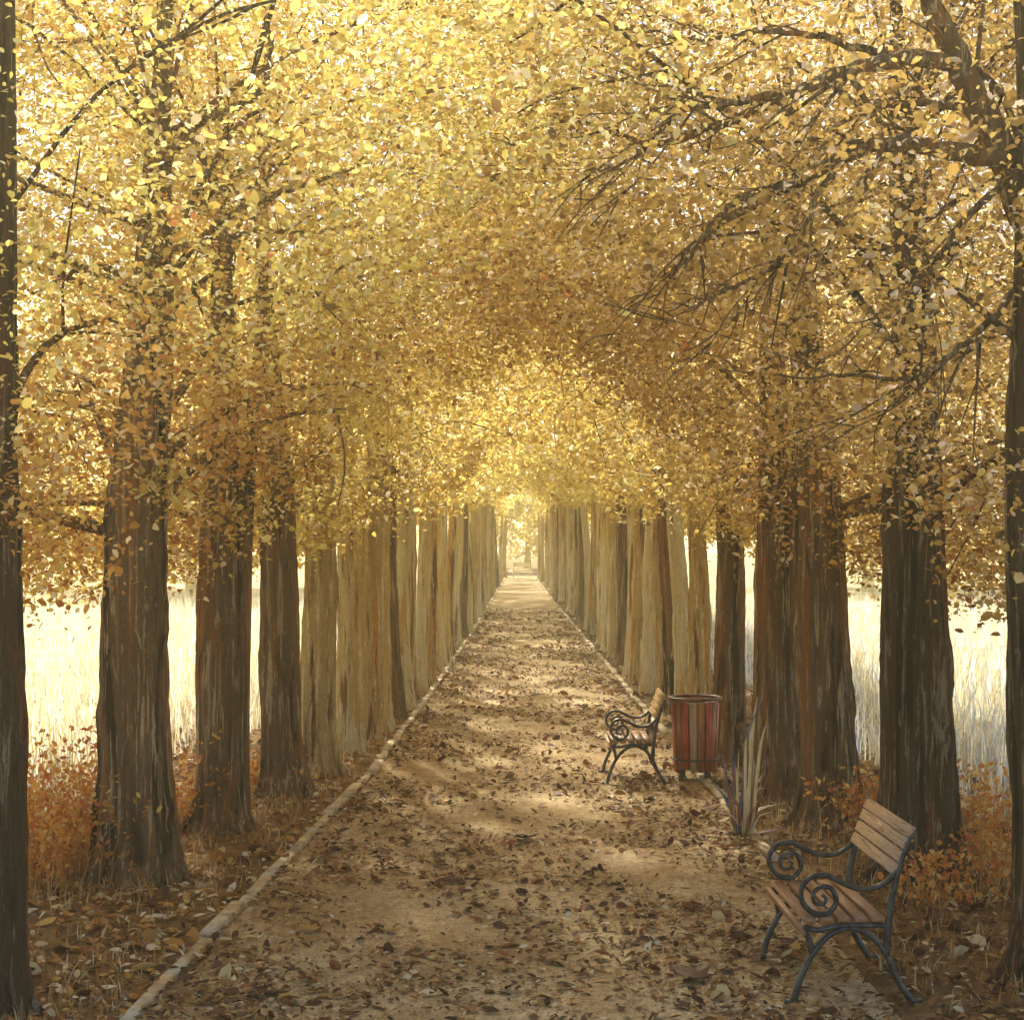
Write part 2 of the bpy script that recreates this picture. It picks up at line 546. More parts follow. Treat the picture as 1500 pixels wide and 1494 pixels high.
RIGHT = [(1535, 1440, 90, 'dark', 'olive'), (1346, 1286, 98, 'dark', 'olive'), (1214, 1214, 76, 'brown', 'olive'), (1143, 1172, 66, 'brown', 'olive'),
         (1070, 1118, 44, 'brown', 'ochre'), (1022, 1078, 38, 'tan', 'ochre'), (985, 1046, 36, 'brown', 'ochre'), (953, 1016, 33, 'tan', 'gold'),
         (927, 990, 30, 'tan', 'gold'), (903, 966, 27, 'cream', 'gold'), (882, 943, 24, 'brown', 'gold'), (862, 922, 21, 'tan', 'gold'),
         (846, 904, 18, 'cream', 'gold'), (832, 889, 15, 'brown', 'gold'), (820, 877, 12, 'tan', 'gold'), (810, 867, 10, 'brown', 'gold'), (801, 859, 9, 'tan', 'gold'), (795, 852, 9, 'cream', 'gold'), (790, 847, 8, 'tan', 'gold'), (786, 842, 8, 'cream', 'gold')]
def pack(rows, cyc):
    """beyond the first trees the trunks stand close together and slim"""
    out = list(rows[:5])
    rest = rows[5:]
    k = 0
    for a, b in zip(rest[:-1], rest[1:]):
        for t in ((0, .5) if a[1] > 872 else (0,)):
            j = random.uniform(-.12, .12)
            out.append((a[0] + (b[0] - a[0]) * (t + j), a[1] + (b[1] - a[1]) * (t + j), a[2] * random.uniform(.56, .84), cyc[k % len(cyc)], 'ochre' if k < 8 or k % 3 == 0 else 'gold'))
            k += 1
    return out
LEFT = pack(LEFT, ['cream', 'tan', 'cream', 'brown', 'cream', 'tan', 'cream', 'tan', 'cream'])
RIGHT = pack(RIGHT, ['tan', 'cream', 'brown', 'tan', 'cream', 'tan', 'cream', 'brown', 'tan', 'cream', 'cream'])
lp = np.array([(gx(a[0], dist(a[1])), dist(a[1])) for a in LEFT])
rp = np.array([(gx(a[0], dist(a[1])), dist(a[1])) for a in RIGHT])
def row_x(y):
    return np.interp(y, lp[:, 1], lp[:, 0]), np.interp(y, rp[:, 1], rp[:, 0])

ORD = ['nearest', 'second', 'third', 'fourth', 'fifth', 'sixth', 'seventh', 'eighth', 'ninth', 'tenth', 'eleventh', 'twelfth', 'thirteenth', 'fourteenth', 'fifteenth', 'sixteenth', 'seventeenth', 'eighteenth', 'nineteenth', 'twentieth', 'twenty-first', 'twenty-second', 'twenty-third', 'twenty-fourth', 'twenty-fifth', 'twenty-sixth', 'twenty-seventh', 'twenty-eighth', 'twenty-ninth', 'thirtieth', 'thirty-first', 'thirty-second', 'thirty-third', 'thirty-fourth']
LAB_L = ['nearest dark trunk of the left row, standing at the very edge of the view',
         'thick brown trunk with spreading root flare, second in the left row before rusty leaves',
         'stout brown forked trunk, third in the left row with rust orange foliage',
         'straight brown trunk, fourth in the left row, pale meadow showing on its near side',
         'tan streaked trunk, fifth in the left row, with ochre foliage over the kerb',
         'cream barked trunk, sixth in the left row, paler than the tan trunk in front']
LAB_R = ['nearest dark trunk of the right row with long limbs arching over the path',
         'thick dark trunk rising straight behind the back of the near bench',
         'broad brown trunk, third in the right row, just left of the pale meadow gap',
         'brown trunk, fourth in the right row, behind the spiky dry plant',
         'slim brown trunk, fifth in the right row, just behind the red litter bin',
         'tan trunk rising above the litter bin, sixth in the right row']

def make_tree(i, side, x, y, wpx, bark, leaf):
    rng = np.random.default_rng(1000 * (side > 0) + i)
    r0 = wpx / FPX * y / 2
    z0 = gz(x, y) - .04
    words = {'dark': 'dark', 'brown': 'brown', 'tan': 'tan', 'cream': 'cream'}
    labs = LAB_L if side < 0 else LAB_R
    row = 'left' if side < 0 else 'right'
    if i < len(labs):
        lab = labs[i]
    else:
        far = 'fading into golden haze' if i > 17 else ('in the middle of the avenue' if i > 11 else 'under golden foliage')
        lab = f"slim {words[bark]} trunk, {ORD[i]} tree of the {row} row, {far}"
    root = thing('avenue_tree', (x, y, z0), lab, 'tree', 'trees lining the avenue')
    # trunk: flared foot, gentle lean and taper
    mb = MB()
    top = 6.6 + rng.uniform(-.3, .3)
    zz = np.array([0, .05, .13, .25, .45, .8, 1.3, 2.0, 2.8, 3.6, 4.6, 5.6, top])
    prof = np.array([1.75, 1.6, 1.42, 1.25, 1.12, 1.04, 1.0, .95, .86, .70, .50, .30, .12])
    lean = rng.normal(0, .05)
    wx = lean * (zz / 3) ** 1.4 - side * .05 * (zz / 4) ** 2 + .02 * np.sin(zz * 1.7 + i)
    wy = .05 * np.sin(zz * .9 + i * 2)
    core = np.stack([wx, wy, zz], 1)
    near = y < 30
    if near:
        zf = np.concatenate([np.linspace(0, .5, 9), np.linspace(.6, 3.6, 36), np.linspace(3.8, top, 14)])
        seg = 56
        rf = np.interp(zf, zz, prof) * r0
        cf = np.stack([np.interp(zf, zz, wx), np.interp(zf, zz, wy), zf], 1)
        th = np.arange(seg) / seg * 2 * math.pi
        A, Z = np.meshgrid(th, zf)
        rel = np.zeros_like(A)
        for f, amp in ((2, .06), (3, .055), (5, .04), (8, .03), (13, .026), (19, .02)):
            ph = rng.uniform(0, 6.28)
            kz = rng.uniform(.25, .9) * (1 if rng.uniform() < .5 else -1)
            rel += amp * np.sin(f * (A + .12 * np.sin(Z * 1.3 + ph)) + kz * Z * 1.6 + ph) * (.75 + .25 * np.sin(Z * rng.uniform(1, 3) + ph))
        for _ in range(7):                       # knots and scars
            ka, kz, ks = rng.uniform(0, 6.28), rng.uniform(.4, 3.4), rng.uniform(.07, .14)
            da = np.angle(np.exp(1j * (A - ka))) * r0
            q2 = (da ** 2 + (Z - kz) ** 2 * .5) / ks ** 2
            rel += .22 * np.exp(-q2) - .26 * np.exp(-q2 * 5)
        rr = rf[:, None] * (1 + rel) + rng.normal(0, .0035, A.shape)
        v = np.stack([cf[:, 0, None] + rr * np.cos(A), cf[:, 1, None] + rr * np.sin(A), Z], -1).reshape(-1, 3)
        a_ = np.arange(len(zf) - 1)[:, None] * seg
        j_ = np.arange(seg)[None]
        mb.add(v, np.stack([a_ + j_, a_ + (j_ + 1) % seg, a_ + seg + (j_ + 1) % seg, a_ + seg + j_], -1).reshape(-1, 4))
    else:
        mb.tube(core, prof * r0, 14, flute=.10, phase=i * 1.3 + (side > 0))
    if near:                                    # root buttresses
        for k in range(6):
            a = k / 6 * 2 * math.pi + rng.uniform(-.3, .3)
            ln = r0 * rng.uniform(1.8, 2.5)
            P = [(math.cos(a) * r0 * .75, math.sin(a) * r0 * .75, .5), (math.cos(a) * r0 * 1.25, math.sin(a) * r0 * 1.25, .16), (math.cos(a) * ln, math.sin(a) * ln, -.02)]
            mb.tube(smooth_path(P, 8), np.linspace(r0 * .30, r0 * .13, 8), 8)
    if side < 0 and i == 2:                     # second stem of the forked trunk
        P = [(r0 * .7, -.02, -.02), (r0 * .75, -.02, .8), (r0 * .95, 0, 1.7), (r0 * 1.2, .1, 3.0), (r0 * 2.0, .2, 4.6)]
        mb.tube(smooth_path(P, 14), np.linspace(r0 * .75, r0 * .25, 14), 20, flute=.08)
    # foliage clumps
    s_leaf = .047 if y < 16 else (.058 if y < 26 else (.10 if y < 45 else .19))
    n_clump = 300 if i < 2 else (230 if y < 16 else (190 if i < 5 else (76 if y < 26 else (68 if y < 45 else 56))))
    per = (190 if i < 5 else 140) if y < 26 else (75 if y < 45 else 75)
    spread_y = 1.5 if y < 20 else (2.0 if y < 45 else 4.0)
    row_l, row_r = row_x(y)
    half = (row_r - row_l) / 2
    C = []
    while len(C) < n_clump:
        u = rng.uniform(-3.6 if y < 27 else -2.4, half * 1.12)       # outward (-) ... over the path (+)
        cx = x - side * u
        cyy = y + rng.normal(0, spread_y)
        cyy = max(cyy, 7.4)
        lo = float(clear_height(np.array(cx), np.array(cyy)))
        hgt = lo + .22 + rng.exponential(1.0) - .18 * max(-u - .3, 0) * rng.uniform(0, 1)
        if y < 27 and rng.uniform() < .45: hgt = rng.uniform(4.4, 10.2)
        if hgt > (10.2 if y < 27 else 7.8): continue
        if hgt < lo - .3: continue
        # keep the front of the bole open so that the trunk shows up into the crown
        if near and i in (0, 1) and abs(cx - x) < .35 and cyy < y + .1 and hgt < (3.5 if side < 0 else 3.2): continue
        C.append((cx, cyy, hgt))
    if y < 20:                                   # outer upper crown, away from the path
        for _ in range(110):
            C.append((x + side * rng.uniform(-.6, 5.0), max(7.6, y + rng.normal(0, 1.6)), rng.uniform(3.6, 10)))
        n_clump = len(C)
    C = np.array(C)
    sig = np.where(C[:, 2] > 4.3, rng.uniform(.28, .55, n_clump), rng.uniform(.13, .36, n_clump)) * (1 if y < 45 else 1.5)
    cen = np.repeat(C, per, 0) + rng.normal(size=(n_clump * per, 3)) * np.repeat(sig, per)[:, None] * np.array([1, 1, .75])
    lo = clear_height(cen[:, 0], cen[:, 1]) + rng.normal(0, .16, len(cen)) - .35 * np.clip((cen[:, 0] - x) * side - .3, 0, 1)
    keep = (cen[:, 2] > lo) & (cen[:, 1] > 6.6)
    cen = cen[keep]
    lsz = s_leaf * np.where(rng.uniform(size=len(cen)) < .09, rng.uniform(1.3, 2.1, len(cen)), rng.uniform(.55, 1.2, len(cen))) * np.clip(cen[:, 1] / 10, .6, 1)
    cen = cen - np.array([x, y, z0])
    two = side < 0 and i < 3 or side > 0 and i in (1, 2)
    skirt = cen[:, 2] < (3.3 + .5 * np.sin(cen[:, 0] * 2.1 + cen[:, 1]) + rng.normal(0, .25, len(cen))) if two else np.zeros(len(cen), bool)
    # limbs and twigs reach into the clumps
    pick = rng.choice(n_clump, (9 if i == 0 else 20) if near else 6, replace=False)
    for k, c in enumerate(C[pick]):
        e = c - np.array([x, y, z0])
        if i == 0 and np.hypot(e[0], e[1]) > 2.3: continue
        zb = float(np.clip(e[2] - rng.uniform(.5, 1.4), 2.5 + .05 * max(0, y - 12), 5.4))
        b = np.array([np.interp(zb, zz, wx), np.interp(zb, zz, wy), zb])
        rb = r0 * float(np.interp(zb, zz, prof)) * rng.uniform(.14, .28)
        m1 = b + (e - b) * .35 + np.array([0, 0, .25])
        m2 = b + (e - b) * .7 + np.array([rng.normal(0, .1), rng.normal(0, .1), .22])
        Pth = smooth_path([b, m1, m2, e], 10)
        mb.tube(Pth, np.linspace(rb, .008, 10), 7, cap=False)
        if near:
            for _ in range(4):
                st = Pth[rng.integers(3, 10)]
                en = st + rng.normal(0, .35, 3) + np.array([0, 0, -.15])
                mb.tube(smooth_path([st, (st + en) / 2 + rng.normal(0, .06, 3), en], 6), np.linspace(.012, .004, 6), 5, cap=False)
    mb.build('trunk', BM[bark], root)
    V, Q = leaves(cen[~skirt], lsz[~skirt], rng, .12)
    mesh_np('crown', V, Q, LM[leaf], root)
    if two:                                    # the lowest boughs have turned rusty
        V, Q = leaves(cen[skirt], lsz[skirt], rng, .12)
        mesh_np('lower_crown', V, Q, LM['rust'], root)
    return root, C

roots = {}
for side, rows in ((-1, LEFT), (1, RIGHT)):
    for i, (px, py, wpx, bark, leaf) in enumerate(rows):
        d = dist(py)
        roots[(side, i)], _ = make_tree(i, side, gx(px, d), d, wpx, bark, leaf)

# long limbs of the nearest right-hand tree arching over the path
t0 = roots[(1, 0)]
ox, oy, oz = t0.location
def limb(pts, r1, r2, bark='brown', seg=9, twigs=0):
    """points: (photo column, photo row, distance) turned into a place in the air"""
    rg = np.random.default_rng(int(pts[0][0] * 3 + pts[0][1]))
    P = np.array([(gx(a, d) - ox, d - oy, hz(b, d) - oz) for a, b, d in pts])
    mb = MB()
    n = 34
    C = smooth_path(P, n)
    C[1:-1] += np.cumsum(rg.normal(0, .006, (n - 2, 3)), 0) * .6 + rg.normal(0, .006, (n - 2, 3))
    rad = np.linspace(r1, r2, n) * (1 + rg.normal(0, .06, n))
    mb.tube(C, rad, seg, flute=.10)
    for k in range(twigs):
        s0 = rg.integers(6, n - 1)
        st = C[s0]
        dr = C[min(s0 + 1, n - 1)] - C[s0 - 1]
        dr /= np.linalg.norm(dr)
        L = rg.uniform(.25, .75)
        dv = dr * L * .8 + rg.normal(0, .25, 3) * L + np.array([0, 0, -.28 * L if k % 3 else .3 * L])
        md = st + dv * .5 + rg.normal(0, .03, 3)
        T = smooth_path([st, md, st + dv], 9)
        mb.tube(T, np.linspace(min(.016, rad[s0] * .5), .003, 9), 5, cap=False)
        for _ in range(2):
            s2 = T[rg.integers(3, 8)]
            d2 = dv * .35 + rg.normal(0, .10, 3)
            mb.tube(smooth_path([s2, s2 + d2 * .5 + rg.normal(0, .02, 3), s2 + d2], 6), np.linspace(.006, .002, 6), 4, cap=False)
    mb.build('branch', BM[bark], t0)
limb([(1512, 330, 9.9), (1470, 225, 9.85), (1425, 130, 9.75), (1395, 60, 9.7), (1350, -20, 9.6), (1280, -110, 9.5)], .11, .04, twigs=6)
limb([(1478, 236, 9.8), (1400, 222, 9.6), (1320, 208, 9.45), (1250, 222, 9.4), (1130, 285, 9.5), (1045, 335, 9.7), (1010, 380, 9.9), (972, 412, 10.1)], .058, .006, twigs=14)
limb([(1400, 92, 9.7), (1330, 88, 9.55), (1250, 100, 9.4), (1170, 135, 9.4), (1060, 180, 9.5), (960, 212, 9.7), (880, 190, 9.9), (810, 172, 10.2)], .050, .005, twigs=14)
limb([(1330, 90, 9.6), (1230, 60, 9.6), (1130, 40, 9.6), (1010, 55, 9.8), (930, 40, 10)], .026, .004, twigs=14)
limb([(1150, 137, 9.4), (1080, 150, 9.3), (1000, 170, 9.3), (930, 240, 9.4), (860, 262, 9.5)], .022, .004, twigs=14)
limb([(1478, 260, 9.8), (1410, 330, 9.7), (1370, 400, 9.6), (1345, 420, 9.6)], .024, .005, twigs=10)
limb([(1235, 230, 9.4), (1190, 300, 9.35), (1155, 370, 9.3), (1110, 400, 9.3), (1065, 424, 9.3)], .026, .005, twigs=12)
limb([(1440, 160, 9.8), (1330, 152, 9.9), (1245, 175, 10.0), (1190, 205, 10.1), (1120, 210, 10.2)], .026, .005, twigs=10)
limb([(1500, 412, 9.9), (1432, 488, 9.7), (1385, 520, 9.6), (1337, 552, 9.5), (1260, 545, 9.5), (1140, 548, 9.5)], .024, .005, twigs=12)
limb([(1140, 280, 9.5), (1080, 300, 9.3), (1030, 350, 9.3), (990, 410, 9.35)], .022, .005)
limb([(1240, 105, 9.4), (1290, 200, 9.3), (1240, 300, 9.3), (1180, 400, 9.3)], .018, .005)
# slender arching twigs over the path from the trees of the left row
t0 = roots[(-1, 1)]
ox, oy, oz = t0.location
limb([(212, 330, 12.7), (250, 230, 12.2), (300, 170, 11.8), (370, 140, 11.4), (395, 60, 11.2), (380, -20, 11)], .05, .012, 'brown')
limb([(205, 420, 12.7), (150, 390, 12.3), (90, 398, 12.0), (40, 425, 11.8)], .030, .008, 'brown')
limb([(215, 380, 12.7), (330, 345, 12.2), (450, 335, 12.0), (560, 320, 12.0)], .030, .006, 'brown')
limb([(280, 205, 12.0), (330, 280, 11.9), (400, 250, 11.8), (450, 180, 11.8)], .018, .005, 'brown')

# trees standing behind the two rows, and the far grove that closes the avenue
BACK = [(-15.5, 84, 17, 6.5, 'rust', 'rusty tree far off in the meadow beyond the nearest trunks of the left row', 5.0),
        (-13.0, 96, 17, 6.5, 'ochre', 'ochre tree far off in the meadow beyond the third trunk of the left row', 5),
        (-21, 92, 18, 7, 'gold', 'golden tree far off in the meadow at the edge of the view', 5),
        (16.5, 84, 17, 6.5, 'olive', 'brown gold tree far off in the meadow beyond the trunk at the near bench', 5.0),
        (13.5, 96, 17, 6.5, 'ochre', 'ochre tree far off in the meadow beyond the broad brown trunk of the right row', 5),
        (22.5, 92, 18, 7, 'olive', 'olive brown tree far off in the meadow beside the dark edge trunk', 5),
        (-3.6, 132, 12, 4.4, 'gold', 'pale tree closing the far end of the avenue, left of the end bench', 1.2),
        (4.4, 138, 12, 4.6, 'gold', 'pale tree closing the far end of the avenue, right of the end bench', 1.0),
        (-2.4, 134, 11, 3.4, 'gold', 'slender pale tree just left of the far cream bench', 1.0),
        (2.6, 137, 11, 3.4, 'ochre', 'slender pale tree just right of the far cream bench', 1.0),
        (.7, 150, 12, 5.0, 'rust', 'peach coloured tree in the haze straight behind the end bench', .8)]
for k, (x, y, h, r, lf, lab, lo_) in enumerate(BACK):
    rng = np.random.default_rng(50 + k)
    far = y > 100
    big = y < 100
    root = thing('far_tree' if far else 'meadow_tree', (x, y, 0), lab, 'tree', 'far trees in the haze' if far else 'trees in the meadow')
    mb = MB()
    mb.tube([(0, 0, -.1), (.05, 0, 1), (.1, 0, 4), (0, .1, h * .8)], [.34, .25, .2, .05], 12, flute=.08)
    nc = 110 if far else 170
    C = rng.normal(size=(nc, 3))
    C /= np.linalg.norm(C, axis=1)[:, None]
    C *= (rng.uniform(.15, 1, nc) ** .5)[:, None] * np.array([r, r, (h - lo_) * .5])
    C[:, 2] += (h + lo_) * .5
    for c in C[rng.choice(nc, 9, replace=False)]:
        z = min(c[2] - .5, h * .7)
        mb.tube(smooth_path([(0.05, 0, max(1.5, z - 1.2)), (c[0] * .5, c[1] * .5, z), tuple(c)], 8), np.linspace(.09, .015, 8), 6, cap=False)
    mb.build('trunk', BM['tan'], root)
    per = 34 if far else 44
    cen = np.repeat(C, per, 0) + rng.normal(0, .5, (nc * per, 3))
    cen = cen[cen[:, 2] > lo_ + rng.normal(0, .2, len(cen))]
    V, Q = leaves(cen, rng.uniform(.22, .45, len(cen)) * 1.0, rng, .1)
    mesh_np('crown', V, Q, LM[lf], root)

# ------------------------------------------------------------------ fallen leaves
def litter(name, n, ylo, yhi, xl, xr, size, cols, seed, zoff, pw=1.6, drift=0, thr=-.6):
    """leaves lying flat; drift: share of them gathered along the two edges"""
    rng = np.random.default_rng(seed)
    y = ylo + (yhi - ylo) * rng.uniform(0, 1, n) ** pw
    t = rng.uniform(0, 1, n)
    e = np.clip(np.abs(rng.normal(0, .10, n)), 0, .5)
    t = np.where(rng.uniform(size=n) < drift, np.where(rng.uniform(size=n) < .4, e, 1 - e * 1.5), t)
    a, b = xl(y), xr(y)
    x = a + (b - a) * t
    # thin the cover into patches
    pat = np.sin(x * 2.3 + y * .9 + seed) + np.sin(x * 1.1 - y * 1.7) + .8 * np.sin(x * 5.1 + y * 2.9) + rng.normal(0, .9, n)
    k = pat > thr
    x, y = x[k], y[k]
    n = len(x)
    z = np.array([gz(p, q) for p, q in zip(x, y)]) + zoff + rng.uniform(0, .02, n)
    sz = size * np.where(rng.uniform(size=n) < .1, rng.uniform(1.4, 2.1, n), rng.uniform(.3, 1.15, n)) * (1 + y / 60)
    V, Q = leaves(np.stack([x, y, z], 1), sz, rng, .55, .55)
    return tag(mesh_np(name, V, Q, leaf_mat(name, cols, .15, None, .7)), kind='stuff')
LC = [(.11, .05, .025), (.28, .14, .045), (.46, .28, .09), (.06, .03, .018), (.18, .08, .035), (.60, .46, .22), (.34, .18, .055), (.14, .05, .03), (.24, .10, .04), (.70, .60, .38), (.09, .045, .025), (.30, .12, .045)]
litter('fallen_leaves', 28000, 7, 62, edge_l, edge_r, .056, LC, 3, .022, 2.7, .3)
litter('fallen_leaves', 26000, 7, 40, edge_l, edge_r, .030, LC, 9, .018, 1.9, .1, -1.0)
LV = [(.20, .09, .03), (.40, .20, .05), (.52, .30, .08), (.12, .05, .025), (.46, .22, .05), (.60, .48, .26), (.32, .15, .04), (.24, .08, .035), (.55, .36, .10), (.70, .62, .46)]
litter('verge_leaves', 26000, 7, 80, lambda y: edge_l(y) - 3.2, lambda y: edge_l(y) - .05, .065, LV, 4, .02, 2.2, 0, -2)
litter('verge_leaves', 24000, 7, 80, lambda y: edge_r(y) + .05, lambda y: edge_r(y) + 3.0, .065, LC, 6, .02, 2.2, 0, -2)

# ------------------------------------------------------------------ dry grass and weeds along the verges
def blade_mesh(bases, hts, rng, wd=.012, bend=.5):
    n = len(bases)
    a = rng.uniform(0, 2 * math.pi, n)
    d = np.stack([np.cos(a), np.sin(a), np.zeros(n)], 1)
    sd_ = np.stack([-np.sin(a), np.cos(a), np.zeros(n)], 1)
    bb = rng.uniform(.05, bend, n)
    V = []
    for t, wf in ((0, 1), (.4, .9), (.75, .6), (1, .1)):
        c = bases + d * (hts * bb * t ** 2)[:, None] + np.array([0, 0, 1.])[None] * (hts * (t - .25 * bb * t ** 2))[:, None]
        V += [c - sd_ * (wd * wf / 2), c + sd_ * (wd * wf / 2)]
    V = np.stack(V, 1)
    i = np.arange(n)[:, None] * 8
    Q = np.stack([i + np.array([[0, 1, 3, 2]]), i + np.array([[2, 3, 5, 4]]), i + np.array([[4, 5, 7, 6]])], 1).reshape(-1, 4)
    return V.reshape(-1, 3), Q
rng = np.random.default_rng(77)
pts = []
for side, rows in ((-1, lp), (1, rp)):
    for j in range(950):
        k = min(int(rng.exponential(3.2)), 13)
        x, y = rows[k]
        cx_, cy_ = x + rng.normal(0, .55) + side * .15, y + rng.normal(0, .75)
        for _ in range(5):
            px_, py_ = cx_ + rng.normal(0, .05), cy_ + rng.normal(0, .05)
            if edge_l(py_) - .1 < px_ < edge_r(py_) + .1 or py_ < 7: continue
            pts.append((px_, py_, gz(px_, py_) - .01))
pts = np.array(pts)
V, Q = blade_mesh(pts, rng.uniform(.05, .17, len(pts)), rng, .010, .9)
tag(mesh_np('dry_grass', V, Q, leaf_mat('dry_grass', [(.42, .26, .10), (.56, .42, .20), (.30, .16, .06), (.64, .54, .32), (.48, .24, .07), (.36, .20, .08)], .4)), kind='stuff')

def meadow_grass(side, cols, seed, n):
    rng = np.random.default_rng(seed)
    y = 13 + 62 * rng.uniform(0, 1, n) ** 1.5
    rl, rr = row_x(y)
    x = np.where(side < 0, rl - 1.5, rr + 1.5) + side * (rng.uniform(0, 1, n) ** 1.2) * (3 + y * .22)
    pat = np.sin(x * 1.3 + y * .5) + np.sin(x * .6 - y * .8 + 2) + rng.normal(0, .6, n)
    k = pat > -.5
    x, y = x[k], y[k]
    b = np.stack([x, y, np.zeros(len(x)) - .03], 1)
    V, Q = blade_mesh(b, rng.uniform(.25, .85, len(x)) * (1 - .3 * (y > 40)), rng, .016, .55)
    tag(mesh_np('meadow_grass', V, Q, leaf_mat('meadow_grass', cols, .6)), kind='stuff')
meadow_grass(-1, [(.60, .57, .40), (.66, .63, .48), (.56, .48, .28), (.64, .60, .44), (.50, .37, .18), (.68, .66, .54), (.56, .58, .60)], 21, 26000)
meadow_grass(1, [(.58, .54, .38), (.64, .61, .48), (.54, .47, .28), (.42, .48, .60), (.66, .64, .54), (.48, .53, .62)], 22, 26000)

weed_m = leaf_mat('weed_stems', [(.46, .22, .07), (.56, .30, .09), (.36, .12, .05), (.50, .24, .06), (.58, .40, .18)], .5)
seed_m = leaf_mat('seed_heads', [(.62, .26, .06), (.70, .38, .08), (.52, .15, .06), (.74, .52, .18), (.66, .30, .06)], .5)
def weed(x, y, h, lab, n=26, spread=.28):
    rng = np.random.default_rng(int(abs(x * 97 + y * 31)))
    z = gz(x, y) - .02
    root = thing('dry_weed', (x, y, z), lab, 'plant', 'dry weeds beside the trunks')
    b = np.stack([rng.normal(0, spread * .5, n), rng.normal(0, spread * .5, n), np.zeros(n)], 1)
    hh = h * rng.uniform(.5, 1.05, n)
    V, Q = blade_mesh(b, hh, rng, .008, .8)
    mesh_np('stem', V, Q, weed_m, root)
    tips = V.reshape(-1, 8, 3)[:, 6]
    sub = V.reshape(-1, 8, 3)[:, 4]
    low_ = V.reshape(-1, 8, 3)[:, 2]
    c = np.concatenate([np.repeat(tips, 7, 0), np.repeat(sub, 7, 0), np.repeat(low_, 5, 0)])
    V, Q = leaves(c + rng.normal(0, .05, c.shape), rng.uniform(.02, .065, len(c)), rng, 0, .6)
    mesh_np('foliage', V, Q, seed_m, root)  # seed heads: loose pieces at the tips and along the stems
for (px, py, h, lab, n, sp) in [
    (80, 1262, 1.0, 'tall orange weed clump between the two nearest trunks of the left row', 110, .75),
    (122, 1275, .75, 'rusty weed tuft against the outer foot of the thick brown flared trunk', 36, .3),
    (50, 1300, .8, 'low orange weed clump beside the dark trunk at the view edge', 90, .6),
    (262, 1215, .62, 'short reddish weeds between the second and third left trunks', 30, .3),
    (300, 1205, .5, 'small red weed tuft at the outer foot of the forked trunk', 20, .2),
    (386, 1168, .45, 'small weed tuft between the third and fourth left trunks', 20, .2),
    (1432, 1262, .85, 'airy orange seeded weeds beyond the near bench, before the pale gap', 34, .45),
    (1462, 1300, .6, 'low brown weeds at the outer side of the right row near the dark edge trunk', 26, .3),
    (1265, 1235, .6, 'thin weeds in the narrow pale gap behind the near bench', 22, .25),
    (1400, 1330, .45, 'short weeds on the ground behind the back leg of the near bench', 24, .35)]:
    d = dist(py)
    weed(gx(px, d), d, h, lab, n, sp)

# spiky dry plant by the right kerb
def spiky(px, py):
    d = dist(py)
    x = gx(px, d)
    root = thing('spiky_plant', (x, d, gz(x, d)), 'spiky dry plant with tall cream and slate blue blades by the right kerb', 'plant')
    cream = brush_mat('cream_blade', [(.50, .38, .16), (.72, .62, .34), (.80, .74, .50)], (20, 20, 6), .5)
    blue = brush_mat('slate_blade', [(.06, .06, .09), (.12, .14, .22), (.22, .25, .32)], (20, 20, 6), .45)
    red = brush_mat('russet_blade', [(.16, .05, .03), (.34, .11, .05), (.42, .22, .08)], (20, 20, 6), .5)
    sc = d / FPX
    blades = [([(0, 0), (18, 70), (14, 140), (26, 205)], 9, cream), ([(-6, 0), (2, 80), (8, 150), (34, 212)], 7, blue), ([(-14, 0), (-18, 60), (-12, 120)], 6, red),
              ([(6, 0), (10, 45), (28, 80)], 6, cream), ([(8, 0), (24, 40), (70, 52)], 7, cream), ([(0, 0), (-16, 34), (-46, 42)], 7, cream),
              ([(6, 0), (36, 8), (62, -20)], 8, red), ([(-4, 0), (-34, 6), (-62, -10)], 7, cream), ([(10, -4), (40, -22), (66, -36)], 9, blue),
              ([(-4, -4), (-20, -16), (-28, -40)], 7, red), ([(10, 0), (26, 60), (40, 96)], 5, red), ([(-10, 0), (-6, 70), (-2, 128)], 5, cream)]
    rg = random.Random(3)
    for k in range(30):
        a = rg.uniform(-1, 1)
        h = rg.uniform(25, 95) if k % 3 else rg.uniform(110, 190)
        blades.append(([(a * 14, 0), (a * 26, h * .7), (a * (50 if h < 100 else 36), h * rg.uniform(.75, 1.1))], rg.uniform(4, 7), rg.choice((red, cream, cream, cream, blue))))
    for P, wd, m in blades:
        k = len(P)
        dy = rg.uniform(-.18, .18)
        pp = smooth_path([(a * sc, dy * j / (k - 1), max(b * sc, .03 * (j + 1))) for j, (a, b) in enumerate(P)], 14)
        mb = MB()
        tt = np.linspace(0, 1, 14)
        mb.tube(pp, .85 * wd * sc / 2 * np.clip(1.2 - tt ** 2 * 1.15, .08, 1), 6, (1, .35))
        mb.build('blade', m, root)
spiky(1088, 1228)

# ------------------------------------------------------------------ benches
iron = brush_mat('cast_iron', [(.012, .013, .018), (.03, .035, .04), (.07, .08, .08), (.16, .12, .09)], (18, 18, 18), .38, .55, .5)
wood = brush_mat('bench_wood', [(.05, .022, .014), (.22, .09, .045), (.38, .20, .10), (.36, .17, .07), (.66, .54, .38)], (60, 2.6, 60), .55, 0, .5)
pale_wood = brush_mat('weathered_slat', [(.06, .03, .02), (.30, .16, .09), (.52, .36, .23), (.40, .22, .12), (.72, .62, .48)], (60, 2.6, 60), .6, 0, .5)
creamp = brush_mat('cream_paint', [(.62, .52, .28), (.78, .70, .42), (.84, .78, .54)], (9, 9, 9), .5)

